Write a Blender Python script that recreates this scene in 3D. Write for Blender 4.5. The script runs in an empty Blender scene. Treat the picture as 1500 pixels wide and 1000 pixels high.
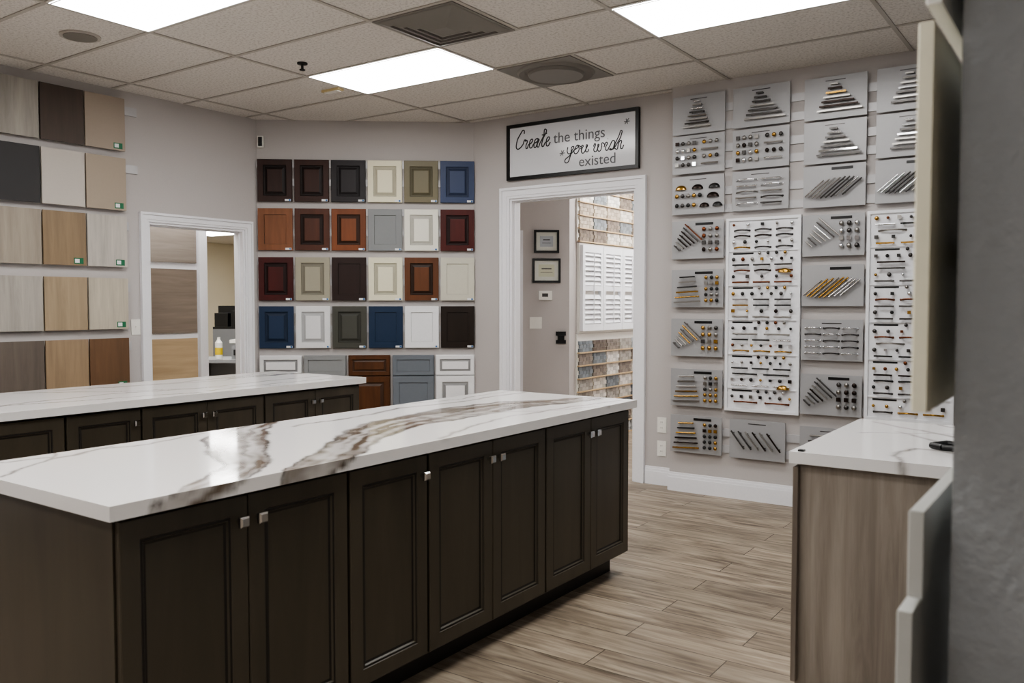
import bpy, bmesh, math, random
from mathutils import Vector, noise, Matrix
random.seed(7)
D=bpy.data
R90=math.radians(90); CH=math.atan2(1.21,1.51)

# ------------------------------------------------------------------ materials
def lin(h):
    h=h.lstrip('#'); c=[int(h[i:i+2],16)/255 for i in (0,2,4)]
    return tuple((x/12.92 if x<=.04045 else ((x+.055)/1.055)**2.4) for x in c)+(1,)
def shade(h,k):
    c=h.lstrip('#'); return '#'+''.join('%02x'%min(255,int(int(c[i:i+2],16)*k)) for i in(0,2,4))
_m={}
def newmat(name):
    m=D.materials.new(name); m.use_nodes=True
    nt=m.node_tree; return m,nt,nt.nodes['Principled BSDF'],nt.links
def paint(name,hexc,rough=.5,metal=0,bump=0,bscale=60,spec=None,coat=0,var=0.04):
    if name in _m: return _m[name]
    m,nt,b,L=newmat(name); c=lin(hexc)
    tc=nt.nodes.new('ShaderNodeTexCoord')
    n=nt.nodes.new('ShaderNodeTexNoise'); n.inputs['Scale'].default_value=bscale; n.inputs['Detail'].default_value=3
    L.new(tc.outputs['Object'],n.inputs['Vector'])
    mx=nt.nodes.new('ShaderNodeMix'); mx.data_type='RGBA'
    mx.inputs['A'].default_value=tuple(x*(1-var) for x in c[:3])+(1,); mx.inputs['B'].default_value=tuple(min(1,x*(1+var)) for x in c[:3])+(1,)
    L.new(n.outputs['Fac'],mx.inputs['Factor']); L.new(mx.outputs['Result'],b.inputs['Base Color'])
    b.inputs['Roughness'].default_value=rough; b.inputs['Metallic'].default_value=metal
    if spec is not None: b.inputs['Specular IOR Level'].default_value=spec
    if coat: b.inputs['Coat Weight'].default_value=coat; b.inputs['Coat Roughness'].default_value=.1
    if bump:
        bp=nt.nodes.new('ShaderNodeBump'); bp.inputs['Strength'].default_value=bump; bp.inputs['Distance'].default_value=.004
        L.new(n.outputs['Fac'],bp.inputs['Height']); L.new(bp.outputs['Normal'],b.inputs['Normal'])
    _m[name]=m; return m
def wood(name,h1,h2,rough=.45,sc=(28,28,1.6),contrast=1.0,spec=None):
    if name in _m: return _m[name]
    m,nt,b,L=newmat(name)
    tc=nt.nodes.new('ShaderNodeTexCoord'); oi=nt.nodes.new('ShaderNodeObjectInfo')
    ad=nt.nodes.new('ShaderNodeVectorMath'); ad.operation='ADD'
    cb=nt.nodes.new('ShaderNodeCombineXYZ'); mu=nt.nodes.new('ShaderNodeMath'); mu.operation='MULTIPLY'; mu.inputs[1].default_value=13
    L.new(oi.outputs['Random'],mu.inputs[0]); L.new(mu.outputs[0],cb.inputs[2]); L.new(mu.outputs[0],cb.inputs[0])
    L.new(tc.outputs['Object'],ad.inputs[0]); L.new(cb.outputs[0],ad.inputs[1])
    mp=nt.nodes.new('ShaderNodeMapping'); mp.inputs['Scale'].default_value=sc; L.new(ad.outputs[0],mp.inputs['Vector'])
    n=nt.nodes.new('ShaderNodeTexNoise'); n.inputs['Scale'].default_value=1; n.inputs['Detail'].default_value=6; n.inputs['Roughness'].default_value=.65; n.inputs['Distortion'].default_value=.6
    L.new(mp.outputs[0],n.inputs['Vector'])
    mp2=nt.nodes.new('ShaderNodeMapping'); mp2.inputs['Scale'].default_value=tuple(s*.18 for s in sc); L.new(ad.outputs[0],mp2.inputs['Vector'])
    n2=nt.nodes.new('ShaderNodeTexNoise'); n2.inputs['Scale'].default_value=1; n2.inputs['Detail'].default_value=2; n2.inputs['Distortion'].default_value=1.5
    L.new(mp2.outputs[0],n2.inputs['Vector'])
    am=nt.nodes.new('ShaderNodeMath'); am.operation='ADD'; L.new(n.outputs['Fac'],am.inputs[0]); L.new(n2.outputs['Fac'],am.inputs[1])
    cr=nt.nodes.new('ShaderNodeValToRGB'); w=.22/contrast
    cr.color_ramp.elements[0].position=.5-w*.5-.02; cr.color_ramp.elements[1].position=.5+w*.5+.02
    hf=nt.nodes.new('ShaderNodeMath'); hf.operation='MULTIPLY'; hf.inputs[1].default_value=.5
    L.new(am.outputs[0],hf.inputs[0]); L.new(hf.outputs[0],cr.inputs[0])
    cr.color_ramp.elements[0].color=lin(h1); cr.color_ramp.elements[1].color=lin(h2)
    L.new(cr.outputs[0],b.inputs['Base Color']); b.inputs['Roughness'].default_value=rough
    bp=nt.nodes.new('ShaderNodeBump'); bp.inputs['Strength'].default_value=.08; L.new(n.outputs['Fac'],bp.inputs['Height']); L.new(bp.outputs['Normal'],b.inputs['Normal'])
    if spec is not None: b.inputs['Specular IOR Level'].default_value=spec
    _m[name]=m; return m
def emis(name,col,s):
    if name in _m: return _m[name]
    m=D.materials.new(name); m.use_nodes=True; nt=m.node_tree; nt.nodes.clear()
    e=nt.nodes.new('ShaderNodeEmission'); o=nt.nodes.new('ShaderNodeOutputMaterial'); nt.links.new(e.outputs[0],o.inputs[0])
    e.inputs[0].default_value=col; e.inputs[1].default_value=s; _m[name]=m; return m

WALL=paint('wall_paint','#bab5b3',.75,bump=.12,bscale=90)
WALLP=paint('wall_paint_textured_shaded','#96999b',.8,bump=.9,bscale=60)  # same paint as the walls, partition's shade put into the colour
TRIM=paint('trim_white','#eaeaee',.35)
CREAMW=paint('cream_wall','#ddd5c1',.8)
RAIL=paint('slat_rail','#bab9bb',.35,metal=.1)
GREENT=paint('tag_green','#1d6b48',.5); WHITET=paint('tag_white','#e4e6e8',.5); BLUET=paint('tag_blue','#2f66a0',.5)
BLACK=paint('black_plastic','#0c0c0d',.35); WPL=paint('white_plastic','#e8e6e0',.35)
SILVER=paint('brushed_nickel','#9a9793',.3,metal=1); CHROME=paint('chrome','#dfe1e4',.08,metal=1)
GOLD=paint('brass','#b08a48',.25,metal=1); BRONZE=paint('oil_bronze','#2b211d',.35,metal=.7); BLKM=paint('matte_black','#141414',.4); COPP=paint('copper','#7a4a34',.3,metal=1)
PEWT=paint('pewter','#545251',.35,metal=1)
BOARDM=paint('board_silver','#a3a3a5',.35,metal=.12,var=.03)
BWHITE=paint('board_white','#e4e5e9',.4)

def ceiling_mat():
    m,nt,b,L=newmat('ceiling_tile')
    tc=nt.nodes.new('ShaderNodeTexCoord')
    n=nt.nodes.new('ShaderNodeTexNoise'); n.inputs['Scale'].default_value=60; n.inputs['Detail'].default_value=5; n.inputs['Roughness'].default_value=.7
    L.new(tc.outputs['Object'],n.inputs['Vector'])
    cr=nt.nodes.new('ShaderNodeValToRGB'); cr.color_ramp.elements[0].position=.36; cr.color_ramp.elements[1].position=.52
    cr.color_ramp.elements[0].color=lin('#c0bbb5'); cr.color_ramp.elements[1].color=lin('#e0dcd7')
    L.new(n.outputs['Fac'],cr.inputs[0]); L.new(cr.outputs[0],b.inputs['Base Color']); b.inputs['Roughness'].default_value=.95
    bp=nt.nodes.new('ShaderNodeBump'); bp.inputs['Strength'].default_value=.25; bp.inputs['Distance'].default_value=.004
    L.new(n.outputs['Fac'],bp.inputs['Height']); L.new(bp.outputs['Normal'],b.inputs['Normal']); return m
CEIL=ceiling_mat()
TBAR=paint('ceiling_tee','#b4afa8',.5)

def floor_mat():
    m,nt,b,L=newmat('vinyl_plank_floor')
    tc=nt.nodes.new('ShaderNodeTexCoord')
    br=nt.nodes.new('ShaderNodeTexBrick'); br.offset=.37; br.inputs['Scale'].default_value=1
    br.inputs['Brick Width'].default_value=1.22; br.inputs['Row Height'].default_value=.18; br.inputs['Mortar Size'].default_value=.0022
    br.inputs['Color1'].default_value=(0,0,0,1); br.inputs['Color2'].default_value=(1,1,1,1); br.inputs['Mortar'].default_value=(.5,.5,.5,1)
    L.new(tc.outputs['Object'],br.inputs['Vector'])
    sc=nt.nodes.new('ShaderNodeVectorMath'); sc.operation='SCALE'; sc.inputs['Scale'].default_value=7; L.new(br.outputs['Color'],sc.inputs[0])
    ad=nt.nodes.new('ShaderNodeVectorMath'); ad.operation='ADD'; L.new(tc.outputs['Object'],ad.inputs[0]); L.new(sc.outputs[0],ad.inputs[1])
    mp=nt.nodes.new('ShaderNodeMapping'); mp.inputs['Scale'].default_value=(1.6,30,1); L.new(ad.outputs[0],mp.inputs[0])
    n=nt.nodes.new('ShaderNodeTexNoise'); n.inputs['Scale'].default_value=1; n.inputs['Detail'].default_value=8; n.inputs['Roughness'].default_value=.7; n.inputs['Distortion'].default_value=.8; L.new(mp.outputs[0],n.inputs[0])
    mp2=nt.nodes.new('ShaderNodeMapping'); mp2.inputs['Scale'].default_value=(1.8,8,1); L.new(ad.outputs[0],mp2.inputs[0])
    n2=nt.nodes.new('ShaderNodeTexNoise'); n2.inputs['Scale'].default_value=1; n2.inputs['Detail'].default_value=3; n2.inputs['Distortion'].default_value=1.8; L.new(mp2.outputs[0],n2.inputs[0])
    cr=nt.nodes.new('ShaderNodeValToRGB'); e=cr.color_ramp.elements
    e[0].position=.35; e[0].color=lin('#5d5145'); e[1].position=.62; e[1].color=lin('#b1a391')
    k=e.new(.47); k.color=lin('#8c7e6e')
    mi=nt.nodes.new('ShaderNodeMix'); mi.data_type='FLOAT'; mi.inputs['Factor'].default_value=.45
    L.new(n.outputs['Fac'],mi.inputs['A']); L.new(n2.outputs['Fac'],mi.inputs['B']); L.new(mi.outputs['Result'],cr.inputs[0])
    sep=nt.nodes.new('ShaderNodeSeparateColor'); L.new(br.outputs['Color'],sep.inputs[0])
    mr=nt.nodes.new('ShaderNodeMapRange'); mr.inputs['To Min'].default_value=.78; mr.inputs['To Max'].default_value=1.1; L.new(sep.outputs[0],mr.inputs[0])
    vm=nt.nodes.new('ShaderNodeVectorMath'); vm.operation='SCALE'; L.new(cr.outputs[0],vm.inputs[0]); L.new(mr.outputs[0],vm.inputs['Scale'])
    mo=nt.nodes.new('ShaderNodeMix'); mo.data_type='RGBA'; mo.inputs['B'].default_value=lin('#3a3028'); L.new(br.outputs['Fac'],mo.inputs['Factor']); L.new(vm.outputs[0],mo.inputs['A'])
    L.new(mo.outputs['Result'],b.inputs['Base Color']); b.inputs['Roughness'].default_value=.45
    bp=nt.nodes.new('ShaderNodeBump'); bp.inputs['Strength'].default_value=.1; L.new(n.outputs['Fac'],bp.inputs['Height']); L.new(bp.outputs['Normal'],b.inputs['Normal'])
    return m
FLOOR=floor_mat()

def quartz_mat():
    m,nt,b,L=newmat('quartz_veined')
    tc=nt.nodes.new('ShaderNodeTexCoord')
    at=nt.nodes.new('ShaderNodeAttribute'); at.attribute_name='vein'
    sp=nt.nodes.new('ShaderNodeSeparateColor'); L.new(at.outputs['Color'],sp.inputs[0])
    n=nt.nodes.new('ShaderNodeTexNoise'); n.inputs['Scale'].default_value=60; n.inputs['Detail'].default_value=5; n.inputs['Roughness'].default_value=.7; L.new(tc.outputs['Object'],n.inputs[0])
    base=nt.nodes.new('ShaderNodeMix'); base.data_type='RGBA'; base.inputs['A'].default_value=lin('#e0dedd'); base.inputs['B'].default_value=lin('#5f5244')
    L.new(sp.outputs[0],base.inputs['Factor'])
    dk=nt.nodes.new('ShaderNodeMix'); dk.data_type='RGBA'; dk.inputs['B'].default_value=lin('#2a221b')
    mu=nt.nodes.new('ShaderNodeMath'); mu.operation='MULTIPLY'
    cr=nt.nodes.new('ShaderNodeMapRange'); cr.inputs['From Min'].default_value=.35; cr.inputs['From Max'].default_value=.6; cr.inputs['To Min'].default_value=.45; cr.inputs['To Max'].default_value=1.0
    L.new(n.outputs['Fac'],cr.inputs[0]); L.new(cr.outputs[0],mu.inputs[0]); L.new(sp.outputs[1],mu.inputs[1])
    L.new(base.outputs['Result'],dk.inputs['A']); L.new(mu.outputs[0],dk.inputs['Factor'])
    L.new(dk.outputs['Result'],b.inputs['Base Color'])
    b.inputs['Roughness'].default_value=.09; b.inputs['Specular IOR Level'].default_value=.22; return m
QUARTZ=quartz_mat()

# ------------------------------------------------------------------ mesh builder
class MB:
    def __init__(s): s.V=[];s.F=[];s.MI=[];s.M=[];s.SM=[]
    def mi(s,m):
        if m not in s.M: s.M.append(m)
        return s.M.index(m)
    def add(s,vs,fs,mat,sm=False):
        o=len(s.V); s.V+= [tuple(v) for v in vs]; k=s.mi(mat)
        for f in fs: s.F.append([i+o for i in f]); s.MI.append(k); s.SM.append(sm)
    def box(s,x0,x1,y0,y1,z0,z1,mat):
        s.add([(x0,y0,z0),(x1,y0,z0),(x1,y1,z0),(x0,y1,z0),(x0,y0,z1),(x1,y0,z1),(x1,y1,z1),(x0,y1,z1)],
              [(0,3,2,1),(4,5,6,7),(0,1,5,4),(1,2,6,5),(2,3,7,6),(3,0,4,7)],mat)
    def obox(s,c,size,ang,mat):
        ca,sa=math.cos(ang),math.sin(ang); vs=[]
        for dz in(-1,1):
            for dx,dy in((-1,-1),(1,-1),(1,1),(-1,1)):
                x=dx*size[0]/2; z=dz*size[2]/2
                vs.append((c[0]+x*ca-z*sa,c[1]+dy*size[1]/2,c[2]+x*sa+z*ca))
        s.add(vs,[(0,3,2,1),(4,5,6,7),(0,1,5,4),(1,2,6,5),(2,3,7,6),(3,0,4,7)],mat)
    def cyl(s,p0,p1,r,mat,n=8,r2=None):
        p0=Vector(p0);p1=Vector(p1);d=(p1-p0).normalized(); r2=r if r2 is None else r2
        a=d.orthogonal().normalized(); b=d.cross(a); vs=[]
        for p,rr in((p0,r),(p1,r2)):
            for i in range(n):
                t=2*math.pi*i/n; vs.append(p+a*math.cos(t)*rr+b*math.sin(t)*rr)
        s.add(vs,[(i,(i+1)%n,n+(i+1)%n,n+i) for i in range(n)],mat,True)
        s.add(vs[:n],[tuple(range(n))[::-1]],mat); s.add(vs[n:],[tuple(range(n))],mat)
    def ball(s,c,rx,ry,rz,mat,nu=10,nv=6,half=False):
        vs=[];fs=[]
        for j in range(nv+1):
            ph=math.pi*j/nv
            for i in range(nu):
                t=2*math.pi*i/nu; z=math.cos(ph)
                vs.append((c[0]+rx*math.sin(ph)*math.cos(t),c[1]+ry*math.sin(ph)*math.sin(t),c[2]+rz*z))
        for j in range(nv):
            for i in range(nu):
                fs.append((j*nu+i,j*nu+(i+1)%nu,(j+1)*nu+(i+1)%nu,(j+1)*nu+i))
        s.add(vs,fs,mat,True)
    def tube(s,pts,r,mat,n=6):
        for a,b in zip(pts,pts[1:]): s.cyl(a,b,r,mat,n)
    def panel(s,x0,x1,z0,z1,y,t,prof,mat,groove=None,gset=()):
        loops=[[(x0,y+t,z0),(x1,y+t,z0),(x1,y+t,z1),(x0,y+t,z1)]]
        for i,d in prof: loops.append([(x0+i,y+d,z0+i),(x1-i,y+d,z0+i),(x1-i,y+d,z1-i),(x0+i,y+d,z1-i)])
        o=len(s.V)
        for l in loops: s.V+=l
        for k in range(len(loops)-1):
            mm=groove if (groove and (k-1) in gset) else mat; q=s.mi(mm); a=o+4*k
            for i in range(4):
                s.F.append([a+i,a+(i+1)%4,a+4+(i+1)%4,a+4+i]); s.MI.append(q); s.SM.append(False)
        q=s.mi(mat); a=o+4*(len(loops)-1)
        s.F.append([a,a+1,a+2,a+3]); s.MI.append(q); s.SM.append(False)
        s.F.append([o+3,o+2,o+1,o]); s.MI.append(q); s.SM.append(False)
    def build(s,name,loc=(0,0,0),rz=0,parent=None,bevel=0):
        me=D.meshes.new(name); me.from_pydata(s.V,[],s.F)
        for m in s.M: me.materials.append(m)
        me.polygons.foreach_set('material_index',s.MI); me.polygons.foreach_set('use_smooth',s.SM)
        bm=bmesh.new(); bm.from_mesh(me)
        bmesh.ops.recalc_face_normals(bm,faces=bm.faces); bm.to_mesh(me); bm.free(); me.update()
        ob=D.objects.new(name,me); bpy.context.collection.objects.link(ob); ob.location=loc; ob.rotation_euler=(0,0,rz)
        if parent: ob.parent=parent
        if bevel:
            md=ob.modifiers.new('bevel','BEVEL'); md.width=bevel; md.segments=2; md.limit_method='ANGLE'
        return ob
def empty(name,loc,rz=0):
    e=D.objects.new(name,None); e.location=loc; e.rotation_euler=(0,0,rz); e.empty_display_size=.1
    bpy.context.collection.objects.link(e); return e
def P(x,z,kind):
    if kind=='left': return (-6.22,x,z),R90
    if kind=='right': return (x,6.02,z),0
    if kind=='door': return (x,6.14,z),0
    if kind=='back': return (-6.22+x*math.cos(CH),4.94+x*math.sin(CH),z),CH

ZC=3.05
# ------------------------------------------------------------------ shell
b=MB(); b.box(-13.2,3.6,-3.2,11,-.1,0,FLOOR); b.build('floor')
b=MB(); b.box(-6.6,3.6,-3.2,10.2,ZC,ZC+.1,CEIL); b.build('ceiling')
b=MB(); b.box(-3,3.885,0,.12,0,ZC,WALL); b.box(3.885,4.80,0,.12,2.07,ZC,WALL); b.box(4.80,5.0,0,.12,0,ZC,WALL); b.build('wall_left',(-6.22,0,0),R90)
LB=math.hypot(1.51,1.21)
b=MB(); b.box(0,LB,0,.1,0,ZC,WALL); b.build('wall_back',(-6.22,4.94,0),CH)
b=MB(); b.box(-4.72,-4.32,0,.13,0,ZC,WALL); b.box(-4.32,-3.10,0,.13,2.34,ZC,WALL); b.box(-3.10,-2.74,0,.13,0,ZC,WALL); b.build('wall_doorway',(0,6.14,0))
b=MB(); b.box(-2.74,3.5,0,.25,0,ZC,WALL); b.build('wall_right',(0,6.02,0))
b=MB(); b.box(3.5,3.6,-3.1,6.3,0,ZC,WALL); b.build('wall_east')
b=MB(); b.box(-6.3,3.6,-3.1,-3,0,ZC,WALL); b.build('wall_front')
b=MB(); b.box(-.158,.2,1.2,6.02,0,ZC,WALLP); b.build('wall_partition')
b=MB(); b.box(-13.1,-6.34,2.4,2.5,0,2.5,CREAMW); b.box(-13.1,-5.6,10,10.1,0,2.5,CREAMW); b.box(-13.1,-13,2.4,10.1,0,2.5,CREAMW); b.box(-5.7,-5.6,6.1,10,0,2.5,CREAMW); b.build('wall_side_room')
b=MB(); b.box(-13.1,-6.34,2.4,5.6,2.5,2.55,CEIL); b.box(-13.1,-5.6,5.6,10.1,2.5,2.55,CEIL); b.build('ceiling_side_room')
AX,AY=-5.55,6.39
b=MB(); b.box(0,1.45,0,.1,0,ZC,WALL); b.build('wall_hall_left',(AX,AY,0),CH)
b=MB(); b.box(7.3,10,0,.1,0,ZC,WALL); b.build('wall_hall_side',(-4.415,0,0),R90)
b=MB(); b.box(-4.5,-2.5,10,10.1,0,ZC,WALL); b.build('wall_hall_end')
b=MB(); b.box(-2.6,-2.5,6.27,10.1,0,ZC,WALL); b.build('wall_hall_right')

def base(name,x0,x1,kind):
    (l,rz)=P(0,0,kind); b=MB(); b.box(x0,x1,-.016,0,0,.105,TRIM); b.box(x0,x1,-.012,0,.105,.125,TRIM); b.box(x0,x1,-.007,0,.125,.142,TRIM); b.build(name,l,rz)
base('baseboard_right',-2.74,-.158,'right'); base('baseboard_doorway',-3.0,-2.74,'door'); base('baseboard_back',0,LB,'back'); base('baseboard_left',-3,3.80,'left')
b=MB(); b.box(-2.756,-2.74,-.0,.12,0,.105,TRIM); b.box(-2.75,-2.74,0,.12,.105,.14,TRIM); b.build('baseboard_jog',(0,6.02,0))

def casing(name,x0,x1,top,w,depth,kind):
    l,rz=P(0,0,kind); b=MB()
    for o0,o1,th in((0,.25,.013),(.25,.75,.019),(.75,1,.03)):
        b.box(x0-w*o1,x0-w*o0,-th,0,0,top+w*o0,TRIM); b.box(x1+w*o0,x1+w*o1,-th,0,0,top+w*o0,TRIM)
        b.box(x0-w*o1,x1+w*o1,-th,0,top+w*o0,top+w*o1,TRIM)
    b.box(x0,x0+.018,0,depth,0,top-.018,TRIM); b.box(x1-.018,x1,0,depth,0,top-.018,TRIM); b.box(x0,x1,0,depth,top-.018,top,TRIM)
    b.box(x0+.018,x0+.03,.04,.075,0,top-.03,TRIM); b.box(x1-.03,x1-.018,.04,.075,0,top-.03,TRIM); b.box(x0+.018,x1-.018,.04,.075,top-.03,top-.018,TRIM)
    b.build(name,l,rz)
casing('trim_1',-4.32,-3.10,2.34,.095,.13,'door')
casing('trim_2',3.885,4.80,2.07,.075,.12,'left')

b=MB()
xs=[-4.74+1.22*i for i in range(-1,8)]; ys=[4.215+.61*i for i in range(-12,4)]
for x in xs:
    if -6.2<x<3.5: b.box(x-.012,x+.012,-3,6.1,ZC-.007,ZC-.001,TBAR)
for y in ys:
    if -3<y<6.1: b.box(-6.2,3.5,y-.012,y+.012,ZC-.0065,ZC-.001,TBAR)
for y in(3.605,4.825): b.box(-2.922,-2.898,y+.012,y+.598,ZC-.007,ZC-.001,TBAR)
b.build('ceiling_grid')
LIGHT=emis('troffer_diffuser',(1,.985,.96,1),15.5)
def troffer(x,y,z,hx=.597,hy=.292,m=LIGHT):
    b=MB(); b.box(-hx,hx,-hy,hy,.0,.006,m); e=.009
    for a in(-1,1):
        b.box(min(a*hx,a*(hx-e)),max(a*hx,a*(hx-e)),-hy,hy,-.002,-.0005,TRIM); b.box(-hx+e,hx-e,min(a*hy,a*(hy-e)),max(a*hy,a*(hy-e)),-.002,-.0005,TRIM)
    b.build('ceiling_light_panel',(x,y,z))
for x in(-4.13,-1.69):
    for y in(4.52,2.69,.86,-.97): troffer(x,y,ZC-.009)  # row behind the camera is unseen, added to light camera-facing surfaces
troffer(.75,-2.8,ZC-.009)  # unseen panel added to brighten the partition end and near door samples
LIGHT2=emis('troffer_diffuser_side',(1,.98,.95,1),24)
for p in((-11.0,8.05,2.49),(-8.2,6.2,2.49),(-3.5,7.9,ZC-.01),(-3.5,9.2,ZC-.01),(-8.2,4.0,2.49)): troffer(*p,m=LIGHT2)  # first shows through the side opening; the others are unseen, added to light both rooms
troffer(-6.64,4.4,2.49,.25,.55,emis('rack_fill_diffuser',(1,.985,.96,1),8))  # fill panel added above the plank rack to brighten it, no known fixture

VENT=paint('vent_metal','#7f7b76',.5); VDK=paint('vent_dark','#6f6b66',.6)
b=MB(); b.box(-.295,.295,-.295,.295,-.004,.003,VENT)
seq=[(.275,-.006),(.225,-.022),(.222,-.010),(.170,-.026),(.167,-.014),(.115,-.030),(.112,-.018),(.06,-.034)]
vs=[]
for ss,zz in seq: vs+=[(-ss,-ss,zz),(ss,-ss,zz),(ss,ss,zz),(-ss,ss,zz)]
for k in range(len(seq)-1):
    a=4*k; b.add(vs[a:a+8],[(0,1,5,4),(1,2,6,5),(2,3,7,6),(3,0,4,7)],VENT if k%2==0 else VDK)
b.add(vs[-4:],[(0,1,2,3)],VENT)
b.build('ceiling_air_vent',(-3.217,3.91,ZC-.008))
b=MB(); b.box(-.295,.295,-.295,.295,-.004,.003,VENT)
for r0,r1,z0,z1,m in((.275,.26,-.004,-.02,VENT),(.26,.2,-.02,-.010,VDK),(.2,.19,-.010,-.028,VENT)):
    n=40; vs=[];
    for r,z in((r0,z0),(r1,z1)):
        for i in range(n): vs.append((r*math.cos(2*math.pi*i/n),r*math.sin(2*math.pi*i/n),z))
    b.add(vs,[(i,(i+1)%n,n+(i+1)%n,n+i) for i in range(n)],m,True)
b.cyl((0,0,-.029),(0,0,-.024),.19,VENT,40)
b.build('ceiling_air_vent',(-3.217,5.13,ZC-.008))
b=MB(); b.cyl((0,0,-.006),(0,0,.004),.115,TBAR,36); b.cyl((0,0,-.009),(0,0,-.0065),.095,VENT,36); b.build('ceiling_speaker',(-5.157,2.80,ZC-.004))
b=MB(); b.cyl((0,0,-.006),(0,0,.004),.035,BLACK,20); b.cyl((0,0,-.04),(0,0,-.005),.009,BLACK,10); b.cyl((0,0,-.046),(0,0,-.04),.02,BLACK,14); b.build('fire_sprinkler',(-4.508,3.97,ZC-.004))
b=MB(); b.box(-.09,.09,-.03,.03,-.012,.004,paint('sensor_cream','#cbb98c',.5)); b.box(-.07,.07,-.02,.02,-.018,-.0125,WPL); b.build('ceiling_sensor',(-4.876,4.588,ZC-.004))

# ------------------------------------------------------------------ quartz tops
def seg_d(p,pts):
    best=9;bt=0;L=0;sg=1
    for a,c in zip(pts,pts[1:]):
        ax,ay=a;cx,cy=c;dx,dy=cx-ax,cy-ay;l2=dx*dx+dy*dy
        t=max(0,min(1,((p[0]-ax)*dx+(p[1]-ay)*dy)/l2)); d=math.hypot(p[0]-ax-dx*t,p[1]-ay-dy*t)
        if d<best: best=d; bt=L+t; sg=1 if dx*(p[1]-ay)-dy*(p[0]-ax)>0 else -1
        L+=1
    return best,bt,sg
def slab(name,Lx,W,T,bands,lines,parent,step=.010,seed=0):
    nx=int(Lx/step); ny=int(W/step)
    us=[-T,-T/2]+[Lx*i/nx for i in range(nx+1)]+[Lx+T/2,Lx+T]
    vs_=[-T,-T/2]+[W*i/ny for i in range(ny+1)]+[W+T/2,W+T]
    V=[];C=[]
    sv=Vector((seed*7.3,seed*3.1,0))
    for u in us:
        for v in vs_:
            du=max(0,-u,u-Lx); dv=max(0,-v,v-W); x=min(max(u,0),Lx); y=min(max(v,0),W)
            V.append((x,y,T-max(du,dv)))
            q=Vector((u,v,0))*2.2+sv
            wx=noise.noise(q)*.05+noise.noise(q*4)*.020+noise.noise(q*11)*.008
            wy=noise.noise(q+Vector((9,4,2)))*.05+noise.noise(q*4+Vector((5,1,3)))*.020+noise.noise(q*11+Vector((2,2,2)))*.008
            p=(u+wx,v+wy); r=0;g=0
            for pts,ws in bands:
                d,t,sg=seg_d(p,pts); i=min(int(t),len(ws)-2); w=ws[i]+(ws[i+1]-ws[i])*(t-i)
                if w<=0: continue
                k=d/w
                if k<1.3:
                    inn=max(0,min(1,(1.08-k)/.16))
                    sd=d*sg
                    streak=.72+.6*noise.noise(Vector((sd*38,t*.9,seed+.5)))+.3*noise.noise(Vector((u*16,v*16,3)))
                    r=max(r,inn*max(.40,min(1,streak)))
                    ed=math.exp(-((k-.95)/.10)**2)*min(1.1,max(.3,.75+1.3*noise.noise(Vector((u*5,v*5,8)))))
                    ed+=math.exp(-((sd/w-.3)/.06)**2)*.8*max(0,noise.noise(Vector((u*4,v*4,1)))+.25)
                    g=max(g,min(.95,ed))
            for pts,w,s in lines:
                d,t,sg=seg_d(p,pts)
                if d<w*4:
                    f=math.exp(-(d/w)**2)*s*max(.15,min(1,.6+1.1*noise.noise(Vector((u*6,v*6,4)))))
                    g=max(g,f); r=max(r,math.exp(-(d/(w*2.6))**2)*s*.5)
            C.append((r,g,0,1))
    m=len(vs_); F=[(i*m+j,(i+1)*m+j,(i+1)*m+j+1,i*m+j+1) for i in range(len(us)-1) for j in range(m-1)]
    me=D.meshes.new(name); me.from_pydata(V,[],F); me.materials.append(QUARTZ)
    ca=me.color_attributes.new('vein','FLOAT_COLOR','POINT'); ca.data.foreach_set('color',[x for c in C for x in c])
    bm=bmesh.new(); bm.from_mesh(me); q=[bm.verts.new(p) for p in((0,0,0),(Lx,0,0),(Lx,W,0),(0,W,0))]; bm.faces.new(q[::-1]); bm.to_mesh(me); bm.free()
    ob=D.objects.new(name,me); bpy.context.collection.objects.link(ob); ob.parent=parent; return ob

# ------------------------------------------------------------------ islands
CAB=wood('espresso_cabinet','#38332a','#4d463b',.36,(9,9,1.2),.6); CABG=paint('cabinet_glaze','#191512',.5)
def island_knob(b,x,y,z):
    b.cyl((x,y,z),(x,y-.012,z),.008,CHROME,12)
    s=.0155
    vs=[(x-s*.6,y-.012,z-s*.6),(x+s*.6,y-.012,z-s*.6),(x+s*.6,y-.012,z+s*.6),(x-s*.6,y-.012,z+s*.6),
        (x-s,y-.018,z-s),(x+s,y-.018,z-s),(x+s,y-.018,z+s),(x-s,y-.018,z+s),
        (x-s,y-.028,z-s),(x+s,y-.028,z-s),(x+s,y-.028,z+s),(x-s,y-.028,z+s),
        (x-s*.7,y-.034,z-s*.7),(x+s*.7,y-.034,z-s*.7),(x+s*.7,y-.034,z+s*.7),(x-s*.7,y-.034,z+s*.7)]
    fs=[(3,2,1,0),(12,13,14,15)]
    for k in(0,4,8):
        fs+=[(k+i,k+(i+1)%4,k+4+(i+1)%4,k+4+i) for i in range(4)]
    b.add(vs,fs,CHROME)
PROF=[(0,.003),(.003,0),(.056,0),(.0585,.003),(.066,.003),(.070,.009),(.078,.011)]
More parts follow.
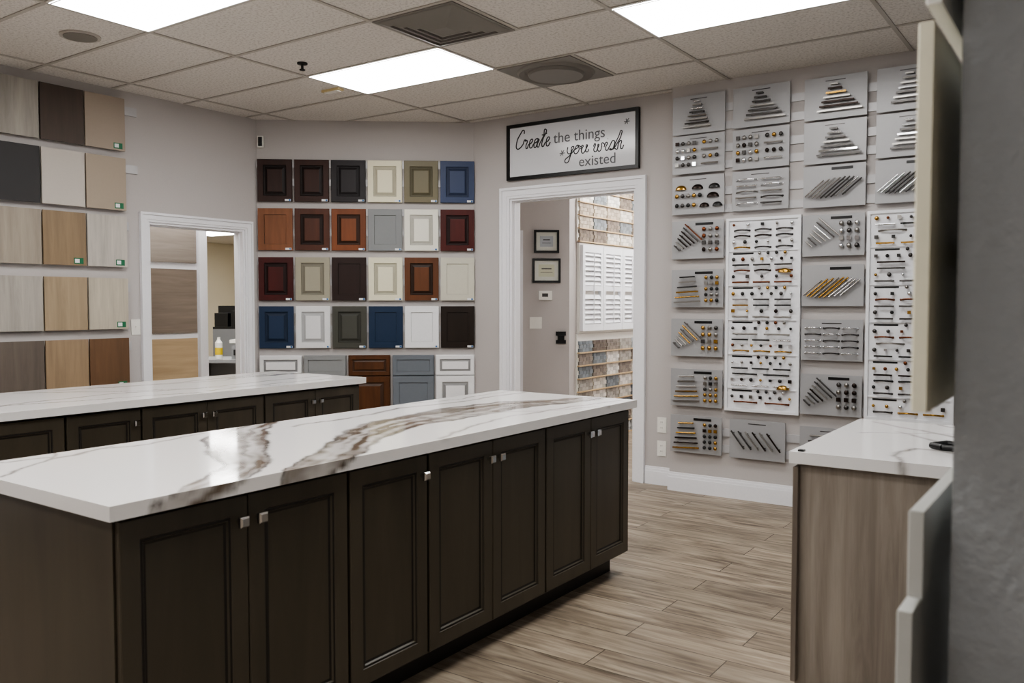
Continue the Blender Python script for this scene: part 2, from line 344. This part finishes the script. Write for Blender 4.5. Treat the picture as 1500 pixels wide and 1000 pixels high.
def island(loc,bands,lines,seed,W):
    root=empty('kitchen_island',loc,R90)
    slab('countertop',2.90,W,.04,bands,lines,root,seed=seed).location=(0,0,.88)
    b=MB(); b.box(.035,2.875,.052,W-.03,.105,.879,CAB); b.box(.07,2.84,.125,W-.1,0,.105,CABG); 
    b.box(.035,.05,.125,W-.1,0,.105,CAB)
    b.build('cabinet_body',parent=root)
    b=MB(); kb=MB(); x=.035
    for n in(2,1,2,2):
        for i in range(n):
            a=x+.405*i+(.006 if i==0 else .0015); c=x+.405*(i+1)-(.006 if i==n-1 else .0015)
            b.panel(a,c,.118,.868,.03,.02,PROF,CAB,CABG,(3,5))
            kx=(c-.032) if (n==1 or i==0) else (a+.032)
            island_knob(kb,kx,.03,.795)
        x+=.405*n
    b.build('doors',parent=root); kb.build('knobs',parent=root)
    return root
bands1=[([(3.05,.15),(2.72,.27),(2.38,.40),(1.95,.46),(1.55,.42),(1.2,.31),(.92,.14),(.6,-.05)],[.03,.08,.12,.14,.13,.11,.08,.06]),
        ([(1.3,.95),(1.05,.82),(.87,.66),(.70,.42),(.57,.2),(.40,.06),(.15,-.05)],[.03,.08,.11,.10,.08,.07,.04])]
lines1=[([(2.9,.70),(2.3,.70),(1.9,.76),(1.5,.70),(1.2,.72)],.006,.8),([(2.9,.05),(2.4,.14),(2.0,.18),(1.6,.12),(1.3,.0)],.005,.7),
        ([(.0,.62),(.25,.78),(.45,.84),(.6,.78),(.9,.88)],.004,.9),([(.25,.78),(.32,.9)],.003,.8),([(.1,.85),(.3,.80),(.5,.86)],.0035,.8),
        ([(2.9,.82),(2.4,.80),(2.0,.88)],.004,.6),([(2.6,.0),(2.3,.12),(2.1,.3)],.004,.6)]
island((-2.03,1.15,0),bands1,lines1,1,.89)
bands2=[([(2.95,.62),(2.6,.66),(2.3,.7)],[.03,.02,.01])]
lines2=[([(2.9,.3),(2.3,.35),(1.8,.25),(1.3,.4),(.6,.3)],.005,.8),([(2.9,.7),(2.4,.78),(1.9,.7),(1.2,.85)],.006,.7),([(2.2,.0),(1.9,.2),(1.4,.5),(1.0,.9)],.004,.8),([(1.6,.05),(1.1,.15),(.7,.3),(.3,.2)],.004,.9),
        ([(2.7,.1),(2.2,.15),(1.7,.1)],.004,.9),([(2.7,.9),(2.2,.6),(1.5,.75)],.004,.6)]
island((-4.19,1.33,0),bands2,lines2,2,.96)

# ------------------------------------------------------------------ peninsula
PW=wood('greige_oak_panel','#6a6057','#a0968b',.5,(22,22,1.3),.9)
root=empty('counter_peninsula',(-.89,2.93,0),0)
slab('countertop',.728,1.02,.04,[],[([(0.75,.5),(.5,.62),(.25,.8),(.05,.95)],.005,.9),([(.75,.35),(.4,.5),(.2,.7)],.004,.9),([(.75,.15),(.55,.25),(.35,.32),(.3,.1),(.35,-.05)],.005,1.),([(.5,.62),(.45,.85),(.3,1.02)],.003,.7),([(.75,.75),(.5,.8),(.1,.6)],.003,.7)],root,step=.01,seed=4).location=(0,0,.88)
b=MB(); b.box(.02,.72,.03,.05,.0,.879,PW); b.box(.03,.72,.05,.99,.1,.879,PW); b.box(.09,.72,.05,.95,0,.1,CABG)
b.build('cabinet_body',parent=root)
b=MB()
for i in range(2): b.panel(.055+.47*i,.055+.47*i+.462,.12,.868,0,.018,PROF,PW)
b.build('doors',(.012,.99,0),-R90,parent=root)
b=MB(); b.tube([(0,0,.012),(.05,.02,.02),(.11,.01,.012),(.17,.03,.018),(.2,-.02,.012),(.12,-.04,.012),(.04,-.03,.012),(0,0,.012)],.011,BLACK,8); b.build('black_strap',(-.50,3.27,.92))
b=MB(); b.box(0,.02,0,.02,0,.006,BLACK); b.build('bumper_pad',(-.865,2.945,.92))

CR=paint('cream_sample','#ece8d2',.4); WHS=paint('white_sample','#ecebe6',.4); GYS=paint('grey_sample','#b9bab6',.4)
SH=[(0,.002),(.002,0),(.055,0),(.057,.009)]
for z0,z1,m,dy,dx in((1.79,2.25,WHS,0,.008),(1.29,1.77,CR,0,0),(1.055,1.165,GYS,0,0),(.55,1.045,GYS,-.03,-.006),(2.28,2.7,CR,0,0)):
    b=MB(); b.panel(0,.42,0,z1-z0,0,.018,SH,m); b.box(.02,.06,.018,.042-dx,(z1-z0)*.4,(z1-z0)*.4+.04,RAIL)
    b.build('cabinet_door_sample',(-.202+dx,1.16+dy+.42,z0),-R90)

# ------------------------------------------------------------------ back wall door samples
RP=[(0,.003),(.003,0),(.050,0),(.055,.007),(.064,.008),(.068,.008),(.086,.002),(.090,.0015)]
def dsample(kind,x,z,w,h,hexc,style,stain=False,y=-.035):
    l,rz=P(x,z,kind)
    nm='door_'+hexc+('w' if stain else '')
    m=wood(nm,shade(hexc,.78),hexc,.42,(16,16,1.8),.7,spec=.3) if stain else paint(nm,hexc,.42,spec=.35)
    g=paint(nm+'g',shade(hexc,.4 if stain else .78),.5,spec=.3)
    b=MB(); b.box(.06,w-.06,.0205,.0208,h*.55,h*.55+.04,RAIL)
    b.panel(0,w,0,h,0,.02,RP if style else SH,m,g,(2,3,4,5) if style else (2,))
    b.box(w-.065,w-.012,-.0015,0,.004,.022,WHITET); b.box(w-.03,w-.014,-.002,-.0005,.006,.020,BLUET)
    b.build('cabinet_door_sample',(l[0]+math.sin(rz)*(-y),l[1]-math.cos(rz)*(-y),z),rz)
cols=[.012+.322*i for i in range(6)]
rows=[(2.33,.37),(1.90,.37),(1.455,.385),(1.03,.375)]
G=[[('#3a241e',1,1),('#42271f',1,1),('#241f22',1,0),('#e6e0c6',1,0),('#746d56',1,0),('#394666',1,0)],
   [('#925f42',0,1),('#5b3628',1,1),('#885032',1,1),('#858789',0,0),('#e6e4d8',1,0),('#57201c',1,1)],
   [('#4e1c1a',1,1),('#a09b8a',1,0),('#33231f',0,1),('#e2ddc5',1,0),('#72472e',1,1),('#c8c5b7',0,0)],
   [('#243651',1,0),('#dfe0e2',1,0),('#4b4b45',1,0),('#1f324c',0,0),('#e8e9ec',0,0),('#2d231d',0,1)]]
for r,(z,h) in enumerate(rows):
    for c,x in enumerate(cols):
        hx,st,wd=G[r][c]; dsample('back',x,z,.303,h,hx,st,wd)
bx=[.012,.402,.795,1.188,1.575]
for x,(hx,wd) in zip(bx,[('#e4e4e6',0),('#8f9192',0),('#6c452a',1),('#70767e',0),('#e8e8ea',0)]):
    w=.372 if x<1.5 else .35
    l,rz=P(x,.2,'back'); nm='door_'+hx+('w' if wd else '')
    m=wood(nm,shade(hx,.65),hx,.42,(16,16,1.8),.7,spec=.3) if wd else paint(nm,hx,.42); g=paint(nm+'g',shade(hx,.6),.5)
    b=MB(); pr=RP if hx not in('#70767e','#8f9192') else SH; gs=(3,4,5) if pr is RP else (2,)
    b.box(0,w,.0205,.049,0,.765,m)
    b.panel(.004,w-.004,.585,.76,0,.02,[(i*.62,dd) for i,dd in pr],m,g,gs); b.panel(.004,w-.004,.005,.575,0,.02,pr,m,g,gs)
    b.build('base_cabinet_sample',(l[0]+math.sin(rz)*.05,l[1]-math.cos(rz)*.05,.2),rz)
l,rz=P(0,0,'back'); b=MB()
for z in(2.66,2.50,2.24,2.06,1.80,1.62,1.37,1.2):
    b.box(.0,1.93,-.014,0,z-.03,z+.03,RAIL)
b.build('slatwall_rail',l,rz)

# ------------------------------------------------------------------ left wall flooring samples
LW=[['#a59f97','#4e4037','#a09284'],['#2d2b2c','#bfb8b0','#a59787'],['#a89d8f','#968064','#c6c0b7'],['#b7b1a8','#b09c80','#c7bead'],['#746a61','#a68e72','#765840']]
TOPS=[2.98,2.53,2.09,1.62,1.165]
for r in range(5):
    for ci in range(-3,3):
        x=2.735+.32*ci
        hx=LW[r][ci%3]; plain=(r==0 and ci%3==2) or (r==1)
        m=paint('flat_'+hx[1:],hx,.5) if plain else wood('plank_'+hx[1:],shade(hx,.82),hx,.5,(30,30,2.2),.8)
        b=MB(); h=.395 if r<2 else .385
        b.box(0,.308,0,.014,0,h,m); b.box(.05,.25,.014,.0305,h*.6,h*.6+.04,RAIL)
        if ci%3==2 or (r==2 and ci%3==1): b.box(.215,.285,-.0015,0,.012,.055,GREENT); b.box(.222,.255,-.002,-.0016,.02,.048,WHITET)
        b.build('flooring_sample_board',(-6.22+.045,x,TOPS[r]-h),R90)
b=MB()
for z in(2.90,2.46,2.02,1.55,1.10):
    b.box(1.7,3.80 if z>2.2 else 3.72,-.014,0,z-.032,z+.032,RAIL)
b.build('slatwall_rail',(-6.22,0,0),R90)
def plate(name,kind,x,z,w,h,sw=2):
    l,rz=P(x,z,kind); b=MB(); b.box(-w/2,w/2,-.006,0,-h/2,h/2,WPL)
    if sw=='o':
        for dz in(-.022,.022):
            b.box(-.017,.017,-.009,-.006,dz-.014,dz+.014,WPL)
            for dx in(-.006,.006): b.box(dx-.0012,dx+.0012,-.0095,-.009,dz-.004,dz+.006,BLACK)
    else:
        for i in range(sw):
            cx=(i-(sw-1)/2)*.046; b.box(cx-.006,cx+.006,-.008,-.006,-.014,.014,WPL); b.box(cx-.004,cx+.004,-.016,-.006,.0,.008,WPL)
    b.build(name,l,rz)
plate('light_switch','left',3.765,1.245,.075,.12,1)
plate('wall_outlet','door',-2.86,.475,.075,.12,'o'); plate('wall_outlet','door',-2.86,.29,.075,.12,'o')
l,rz=P(.02,2.85,'back'); b=MB(); b.box(-.0,.05,-.05,0,-.05,.05,WPL); b.cyl((.025,-.053,.0),(.025,-.06,0),.016,BLACK,14); b.box(.008,.042,-.053,-.050,-.04,.04,BLACK); b.build('motion_sensor',l,rz)

# ------------------------------------------------------------------ hardware boards
FIN=[SILVER,CHROME,PEWT,GOLD,BRONZE,BLKM,COPP]
def pull(b,cx,cz,L,ang,mat,y=0,r=.0055,sq=False):
    ca,sa=math.cos(ang),math.sin(ang); yo=y-.026
    p=lambda t:(cx+ca*t,yo,cz+sa*t)
    if sq: b.obox((cx,yo,cz),(L,.008,.011),ang,mat)
    else: b.cyl(p(-L/2),p(L/2),r,mat,8)
    for t in(-L*.38,L*.38): b.cyl((cx+ca*t,y,cz+sa*t),(cx+ca*t,yo,cz+sa*t),r*.8,mat,6)
def arch(b,cx,cz,L,mat,y=0,r=.005,n=7):
    pts=[(cx-L/2+L*i/n,y-.028*math.sin(math.pi*i/n)**.6-.002,cz+.004*math.sin(math.pi*i/n)) for i in range(n+1)]
    b.tube(pts,r,mat,6)
    for t in(-L/2,L/2): b.ball((cx+t,y-.003,cz),.008,.004,.008,mat,8,4)
def knob(b,cx,cz,mat,y=0,r=.013,sq=False):
    b.cyl((cx,y,cz),(cx,y-.016,cz),r*.45,mat,8)
    if sq: b.box(cx-r*.85,cx+r*.85,y-.026,y-.014,cz-r*.85,cz+r*.85,mat)
    else: b.ball((cx,y-.02,cz),r,.009,r,mat,10,6)
def cup(b,cx,cz,mat,y=0,w=.036,h=.013):
    n=10;m=5;vs=[]
    for j in range(m+1):
        ph=math.pi/2*j/m
        for i in range(n+1):
            t=math.pi*i/n
            vs.append((cx-w*math.cos(t)*math.cos(ph)**.7,y-.024*math.sin(ph)-.001,cz-h+2*h*math.sin(t)*math.cos(ph)**.7))
    b.add(vs,[(j*(n+1)+i,j*(n+1)+i+1,(j+1)*(n+1)+i+1,(j+1)*(n+1)+i) for j in range(m) for i in range(n)],mat,True)
def hwboard(x,z1,style,fins,w=.405,h=.28):
    l,rz=P(x,z1-h,'right'); b=MB()
    b.box(0,w,0,.006,0,h,BOARDM); b.box(.1,.3,.006,.0265,.1,.14,RAIL)
    dark=style.endswith('!'); style=style.rstrip('!')
    if dark: b.box(w*.46,w*.8,-.003,0,h-.034,h-.016,BLACK)
    else: b.box(w*.34,w*.66,-.001,0,h-.03,h-.024,PEWT)
    F=lambda:random.choice(fins)
    if style=='pyr':
        for i in range(8): pull(b,.2,h-.05-.026*i,.045+.024*i,0,F(),sq=i%2)
    elif style=='pyr2':
        for i in range(7): pull(b,.2+.006*i,h-.055-.029*i,.05+.040*i,0,F(),sq=True)
    elif style=='knobs':
        for j in range(4):
            for i in range(4): knob(b,.045+.045*i,h-.06-.052*j,F(),sq=(i+j)%3==0,r=.015)
            if j%2==0:
                for i in range(3): knob(b,.255+.048*i,h-.06-.052*j,F(),r=.015)
            else: pull(b,.30,h-.06-.052*j,.13,0,F())
    elif style=='cups':
        for i in range(3): cup(b,.07+.13*i,h-.08,F(),w=.044,h=.018)
        for i in range(5): knob(b,.045+.045*i,h-.145,F(),r=.016)
        cup(b,.32,h-.145,F(),w=.047,h=.019)
        for i in range(4): knob(b,.045+.045*i,h-.215,F(),r=.016)
        for i in range(2): cup(b,.255+.10*i,h-.215,F(),w=.038,h=.016)
    elif style=='arches':
        for j in range(5):
            for i in range(3): arch(b,.08+.122*i,h-.06-.043*j,.10,F())
    elif style=='rows':
        for j in range(5):
            for i in range(2): 
                (pull if (i+j)%2 else arch)(b,*( (.11+.18*i,h-.065-.042*j,.15) + ((0,F()) if (i+j)%2 else (F(),)) ))
    elif style=='diag':
        n=9
        for i in range(n):
            t=i/(n-1); pull(b,.08+.245*t,h*.45,.12+.09*math.sin(math.pi*(.15+.7*t)),math.radians(40),F(),r=.0055)
    elif style=='diag2':
        for i in range(6): pull(b,.07+.052*i,h*.48,.16,math.radians(-52),F(),r=.006)
    elif style=='mix':
        for i in range(7):
            pull(b,.05+.022*i,h*.29+.019*i,.06+.020*i,math.radians(-42),F(),r=.0055)
        for j in range(4):
            for i in range(3): knob(b,.26+.05*i,h-.065-.05*j,F(),sq=(j==2),r=.016)
    elif style=='mixh':
        for j in range(6): pull(b,.135,h-.055-.037*j,.12+.018*j,math.radians(3),F(),sq=j%2)
        for j in range(5):
            for i in range(3): knob(b,.28+.042*i,h-.06-.042*j,F(),sq=(j==1),r=.014)
    b.build('hardware_sample_board',(l[0],l[1]-.041,l[2]),rz)
S=[SILVER,CHROME,PEWT]; MIX=[SILVER,GOLD,BRONZE,CHROME,PEWT]; GD=[GOLD,GOLD,BLKM,SILVER]; DK=[BRONZE,PEWT,SILVER]
xa,xb,xc,xd=-2.715,-2.25,-1.745,-1.28
for x,z,st,f in [(xa,2.96,'pyr',S),(xa,2.67,'knobs',MIX),(xa,2.37,'cups',[BRONZE,GOLD,PEWT,SILVER,BLKM]),(xa,2.04,'mix!',[BRONZE,PEWT,SILVER,COPP]),(xa,1.68,'mixh!',GD),(xa,1.315,'mix!',[SILVER,GOLD,GOLD,PEWT]),(xa,.94,'mixh!',GD),(xa,.59,'mixh!',[GOLD,GOLD,BRONZE,BLKM]),
    (xb,2.96,'pyr2',[PEWT,SILVER]),(xb,2.665,'knobs',MIX),(xb,2.37,'rows',S),(xb,.59,'diag2',DK),
    (xc,2.95,'pyr2',[SILVER,GOLD,BRONZE]),(xc,2.655,'pyr2',S),(xc,2.36,'diag!',S),(xc,2.03,'mix!',S),(xc,1.69,'diag!',[CHROME,GOLD,SILVER]),(xc,1.32,'arches',[CHROME,PEWT]),(xc,.945,'mix!',DK),(xc,.58,'mixh',S),
    (xd,2.95,'pyr2',S),(xd,2.655,'pyr2',S),(xd,2.36,'diag!',S)]:
    hwboard(x,z,st,f)
def hwpanel(x0,x1,z0,z1,seed):
    random.seed(seed); w=x1-x0;h=z1-z0; b=MB()
    b.box(0,w,0,.018,0,h,BWHITE)
    b.box(0,.02,-.012,0,0,h,BWHITE); b.box(w-.02,w,-.012,0,0,h,BWHITE); b.box(.02,w-.02,-.012,0,0,.02,BWHITE); b.box(.02,w-.02,-.012,0,h-.02,h,BWHITE)
    z=h-.05; k=0; cols=[BLKM,BRONZE,PEWT,SILVER,GOLD,PEWT,BLKM,CHROME,COPP]
    while z>.035:
        if k%6==5:
            b.box(.02,w-.02,-.010,0,z+.014,z+.020,BWHITE); b.box(.05,.2,-.002,0,z-.006,z+.006,BLACK)
            for i in range(4): knob(b,.25+.06*i,z,random.choice(cols),r=.012)
        elif k%3==0:
            n=random.choice((5,6,7)); 
            for i in range(n): knob(b,.06+(w-.12)*i/(n-1),z,random.choice(cols),r=random.choice((.010,.012,.014)),sq=random.random()<.3)
        else:
            n=random.choice((2,3,3)); L=(w-.08)/n
            mt=random.choice(cols); ty=random.choice('pasap')
            for i in range(n):
                if random.random()<.4: mt=random.choice(cols)
                cx=.04+L*(i+.5)
                if ty=='p': pull(b,cx,z,L*.8,0,mt,r=.006)
                elif ty=='a': arch(b,cx,z,L*.72,mt,r=.006)
                else: pull(b,cx,z,L*.75,0,mt,sq=True)
            if random.random()<.08: cup(b,w*.8,z-.002,GOLD,w=.045,h=.016,y=-.02)
        z-=.041; k+=1
    b.build('hardware_display_panel',(x0,6.02-.034,z0),0)
hwpanel(-2.29,-1.755,.65,2.04,3); hwpanel(-1.325,-.79,.66,2.035,5)
b=MB()
for z in(2.85,2.72,2.56,2.44,2.25,2.12,1.95,1.8,1.58,1.45,1.2,1.08,.85,.7,.48,.36):
    b.box(-2.72,-.83,-.012,0,z-.028,z+.028,RAIL)
b.build('slatwall_rail',(0,6.02,0),0)

# ------------------------------------------------------------------ sign
SX=-4.335; SZ=2.495; SW=1.27; SHh=.475
root=empty('wall_sign',(SX,6.14,SZ))
SB=paint('sign_face','#d6d7db',.15,var=.02)
b=MB(); b.box(.02,SW-.02,-.02,-.001,.02,SHh-.02,SB); b.build('face',parent=root)
b=MB()
b.box(0,.028,-.034,0,0,SHh,BLACK); b.box(SW-.028,SW,-.034,0,0,SHh,BLACK); b.box(.028,SW-.028,-.034,0,0,.028,BLACK); b.box(.028,SW-.028,-.034,0,SHh-.028,SHh,BLACK)
b.build('frame',parent=root)
INK=paint('sign_ink','#1f1f24',.5); INK2=paint('sign_ink_grey','#5b5b60',.5)
def txt(s,x,z,size,mat,nm):
    cu=D.curves.new(nm,'FONT'); cu.body=s; cu.size=size; cu.extrude=.0008; cu.materials.append(mat)
    o=D.objects.new(nm,cu); bpy.context.collection.objects.link(o); o.parent=root; o.location=(x,-.0215,z); o.rotation_euler=(R90,0,0)
txt('the things',.475,.275,.125,INK2,'text_the_things'); txt('existed',.72,.06,.12,INK2,'text_existed')
LET={'C':([[(1.15,1.7),(.95,2.1),(.45,1.7),(.1,.8),(.4,.08),(.9,.15),(1.3,.5)]],1.3),
'r':([[(0,.5),(.3,1.0),(.35,.85),(.6,.9),(.6,.3),(.8,0),(1,.4)]],1.0),
'e':([[(0,.4),(.5,.6),(.55,.95),(.3,.95),(.2,.4),(.5,0),(.9,.4)]],.9),
'a':([[(0,.4),(.65,.9),(.3,.95),(.1,.4),(.35,0),(.65,.5),(.72,.9),(.7,.2),(.9,0),(1.1,.4)]],1.1),
't':([[(0,.4),(.4,1.2),(.5,1.9),(.4,.8),(.4,.2),(.6,0),(.9,.4)],[(.05,1.3),(.45,1.32),(.9,1.45)]],.9),
'y':([[(0,.9),(.1,.3),(.4,.1),(.7,.5),(.75,.9),(.6,-.2),(.3,-.9),(0,-.7),(.5,-.1),(.9,.4)]],.9),
'o':([[(0,.4),(.5,.95),(.15,.7),(.2,.1),(.55,.1),(.65,.7),(.45,.9),(.9,.75)]],.9),
'u':([[(0,.5),(.2,.9),(.15,.3),(.4,0),(.7,.4),(.75,.9),(.75,.2),(1,.1),(1.1,.4)]],1.1),
'w':([[(0,.6),(.15,.9),(.15,.2),(.4,0),(.6,.4),(.6,.8),(.65,.2),(.9,0),(1.1,.5),(1.05,.9),(1.4,.7)]],1.4),
'i':([[(0,.4),(.25,.9),(.25,.2),(.45,0),(.7,.4)],[(.27,1.25),(.3,1.28)]],.7),
's':([[(0,.4),(.4,1.0),(.55,.4),(.35,0),(.1,.1),(.5,.05),(.8,.4)]],.8),
'h':([[(0,.4),(.4,1.6),(.3,2.0),(.15,1.6),(.15,0),(.3,.7),(.55,.9),(.6,.3),(.8,0),(1,.4)]],1.0),' ':([],.55),
'*':([[(0,.5),(1,.5)],[(.25,.1),(.75,.95)],[(.75,.1),(.25,.95)]],1.2)}
def script(s,x,z,sc,mat,nm,th=.004,sx=1.0):
    cu=D.curves.new(nm,'CURVE'); cu.dimensions='3D'; cu.bevel_depth=th; cu.bevel_resolution=1; cu.resolution_u=6; cu.materials.append(mat)
    ox=0
    for ch in s:
        st,adv=LET[ch]
        for pts in st:
            sp=cu.splines.new('BEZIER'); sp.bezier_points.add(len(pts)-1)
            for bp,(px,pz) in zip(sp.bezier_points,pts):
                bp.co=((ox+px)*sc*sx+pz*sc*.25,-.0,pz*sc); bp.handle_left_type=bp.handle_right_type='AUTO'
        ox+=adv
    o=D.objects.new(nm,cu); bpy.context.collection.objects.link(o); o.parent=root; o.location=(x,-.0215,z); o.scale=(1,.25,1)
script('Create',.08,.26,.075,INK,'text_create',.006,.78)
script('you wish',.60,.165,.072,INK,'text_you_wish',.005,1.0)
script('*',.53,.16,.05,INK2,'star_1'); script('*',1.13,.35,.05,INK2,'star_2')

# ------------------------------------------------------------------ hall contents
def onA(s): return (AX+s*math.cos(CH),AY+s*math.sin(CH))
def frameobj(s,z,w,h,name):
    x,y=onA(s); b=MB()
    b.box(0,.022,-.025,0,0,h,BLACK); b.box(w-.022,w,-.025,0,0,h,BLACK); b.box(.022,w-.022,-.025,0,0,.022,BLACK); b.box(.022,w-.022,-.025,0,h-.022,h,BLACK)
    b.box(.022,w-.022,-.01,-.002,.022,h-.022,paint('certificate_paper','#d6d8d0',.4)); b.box(.06,w-.06,-.0115,-.0101,.06,h-.06,paint('certificate_field','#c9cbb4',.4) if z<1.8 else paint('certificate_print','#aab0b6',.5))
    b.box(.09,w-.09,-.012,-.0116,h*.55,h*.6,PEWT); b.box(.08,w-.08,-.012,-.0116,h*.42,h*.44,PEWT)
    b.build(name,(x,y,z),CH)
frameobj(1.10,1.93,.25,.225,'framed_certificate'); frameobj(1.085,1.635,.28,.24,'framed_certificate')
x,y=onA(1.15); b=MB(); b.box(0,.13,-.025,0,0,.09,WPL); b.box(.03,.09,-.027,-.0255,.03,.065,PEWT); b.build('thermostat',(x,y,1.465),CH)
x,y=onA(1.06); b=MB(); b.box(0,.12,-.006,0,0,.115,WPL); b.box(.03,.038,-.018,-.006,.05,.065,WPL); b.box(.08,.088,-.018,-.006,.05,.065,WPL); b.build('light_switch',(x,y,1.18),CH)
x,y=onA(1.32); b=MB(); b.box(0,.10,-.02,0,.08,.12,BLACK); b.box(.02,.08,-.04,0,.035,.08,BLACK); b.box(.0,.10,-.02,0,0,.035,BLACK); b.build('wall_hook',(x,y,1.03),CH)
b=MB(); b.box(.90,.99,-.02,-.001,0,2.06,TRIM); b.box(.15,.99,-.02,-.001,2.06,2.15,TRIM); b.panel(.2,.9,.01,2.05,-.014,.012,[(0,0),(.1,0),(.11,.006)],TRIM); b.build('door_1',(AX,AY,0),CH)
LEDGE=wood('ledge_wood','#b49a78','#d2b891',.5,(3,3,20))
def tiles(z0,z1,name,seed,cs):
    random.seed(seed); b=MB(); b.box(7.42,9.4,-.02,-.001,z0,z1,WPL)
    z=z0
    while z<z1-.13:
        b.box(7.42,9.4,-.05,-.0205,z,z+.010,LEDGE); x=7.44
        while x<9.3:
            w=.28; c=random.choice(cs); m=paint('tile_'+c[1:],c,.2); m2=paint('tile2_'+c[1:],shade(c,.86),.2)
            for j in range(3):
                for k in range(4):
                    ox=(.035 if j%2 else 0)
                    b.box(x+k*.067+ox*.5,x+k*.067+.063+ox*.5,-.034,-.0205,z+.012+j*.038,z+.048+j*.038,m if (j+k)%3 else m2)
            x+=w+.01
        z+=.132
    b.build(name,(-4.415,0,0),R90)
tiles(2.05,2.86,'tile_sample_display',2,['#ddd6cb','#bdb0a0','#a39486','#e8e4dd','#b5a797','#868c90','#84776b'])
tiles(0,1.12,'tile_sample_rack',9,['#8a8078','#aca7a0','#bcc0c4','#7d858c','#d2cdc5','#6b6159','#e0dcd6','#77797e'])
b=MB(); b.box(7.44,9.2,-.029,-.001,1.125,2.04,WPL)
SHUT=paint('shutter_white','#eff1f6',.35)
for i in range(4):
    x=7.46+.43*i
    for a in((x,x+.045,1.15,2.02),(x+.375,x+.42,1.15,2.02),(x+.045,x+.375,1.15,1.22),(x+.045,x+.375,1.95,2.02),(x+.045,x+.375,1.56,1.61)): b.box(a[0],a[1],-.065,-.03,a[2],a[3],SHUT)
    for zz in [1.245+.05*j for j in range(6)]+[1.635+.05*j for j in range(7)]:
        vs=[(x+.045,-.066,zz-.018),(x+.375,-.066,zz-.018),(x+.375,-.042,zz+.026),(x+.045,-.042,zz+.026),(x+.045,-.060,zz-.021),(x+.375,-.060,zz-.021),(x+.375,-.036,zz+.023),(x+.045,-.036,zz+.023)]
        b.add(vs,[(0,1,2,3),(4,7,6,5),(0,4,5,1),(3,2,6,7),(0,3,7,4),(1,5,6,2)],SHUT)
    b.cyl((x+.21,-.075,1.22),(x+.21,-.075,1.95),.006,SHUT,6)
b.build('plantation_shutters',(-4.415,0,0),R90)

# ------------------------------------------------------------------ side room contents
PL=[('#958c83','#776d64'),('#877a6d','#665a4f'),('#bfa786','#a18a6b')]
b=MB(); b.box(4.0,4.83,0,.05,0,2.45,TRIM); b.box(4.83,4.91,-.04,.06,0,2.48,TRIM)
for i,(z0,z1) in enumerate(((1.80,2.23),(1.16,1.74),(.3,1.11))):
    b.box(4.02,4.81,-.02,-.001,z0,z1,wood('bigplank%d'%i,PL[i][1],PL[i][0],.5,(1.6,1.6,22),.8))
b.build('flooring_display_rack',(-6.95,0,0),R90)
G1=paint('desk_grey','#8b8d90',.5)
b=MB()
b.box(0,1.4,0,.7,.70,.74,G1); b.box(.02,.06,.02,.68,0,.70,G1); b.box(1.34,1.38,.02,.68,0,.70,G1); b.box(.06,1.34,.6,.63,.2,.70,G1); b.build('office_desk',(-9.2,6.3,0),CH)
b=MB(); b.box(0,.5,0,.45,0,.2,G1); b.box(.03,.47,-.02,-.001,.05,.12,BLACK); b.box(-.02,.52,-.01,.46,.2,.24,WPL); b.box(.1,.4,.05,.4,.24,.26,BLACK); b.build('printer',(-8.91,6.66,.74),CH)
b=MB(); b.box(0,.9,0,.3,0,1.08,G1); b.build('storage_cabinet',(-10.1,7.25,0),CH)
b=MB(); b.box(0,.9,0,.28,.0,.03,BLACK)
for i in range(4): b.box(.02+.22*i,.2+.22*i,.02,.28,.03,.22+.03*(i%2),BLACK)
b.box(0,.9,.281,.3,0,.32,BLACK); b.build('file_organizer',(-10.1,7.25,1.08),CH)
b=MB(); YEL=paint('yellow_label','#d6b92a',.5)
b.cyl((0,0,0),(0,0,.2),.045,WPL,16); b.cyl((0,0,.2),(0,0,.24),.045,WPL,16,.018); b.cyl((0,0,.24),(0,0,.27),.018,WPL,12); b.cyl((0,0,.05),(0,0,.14),.0465,YEL,16); b.build('spray_bottle',(-9.12,6.63,.74))

# ------------------------------------------------------------------ world, camera
w=D.worlds.new('world'); bpy.context.scene.world=w; w.use_nodes=True; w.node_tree.nodes['Background'].inputs[0].default_value=(.8,.85,.9,1); w.node_tree.nodes['Background'].inputs[1].default_value=.05
cam=D.cameras.new('camera'); cam.lens=30; cam.sensor_width=36; cam.clip_start=.05
cam.dof.use_dof=True; cam.dof.focus_distance=5.8; cam.dof.aperture_fstop=5.0
co=D.objects.new('camera',cam); bpy.context.collection.objects.link(co); co.location=(0,0,1.425)
co.rotation_euler=(math.radians(90)-math.atan(55/1250),0,math.radians(35)); bpy.context.scene.camera=co
bpy.context.scene.view_settings.look='AgX - Medium High Contrast'
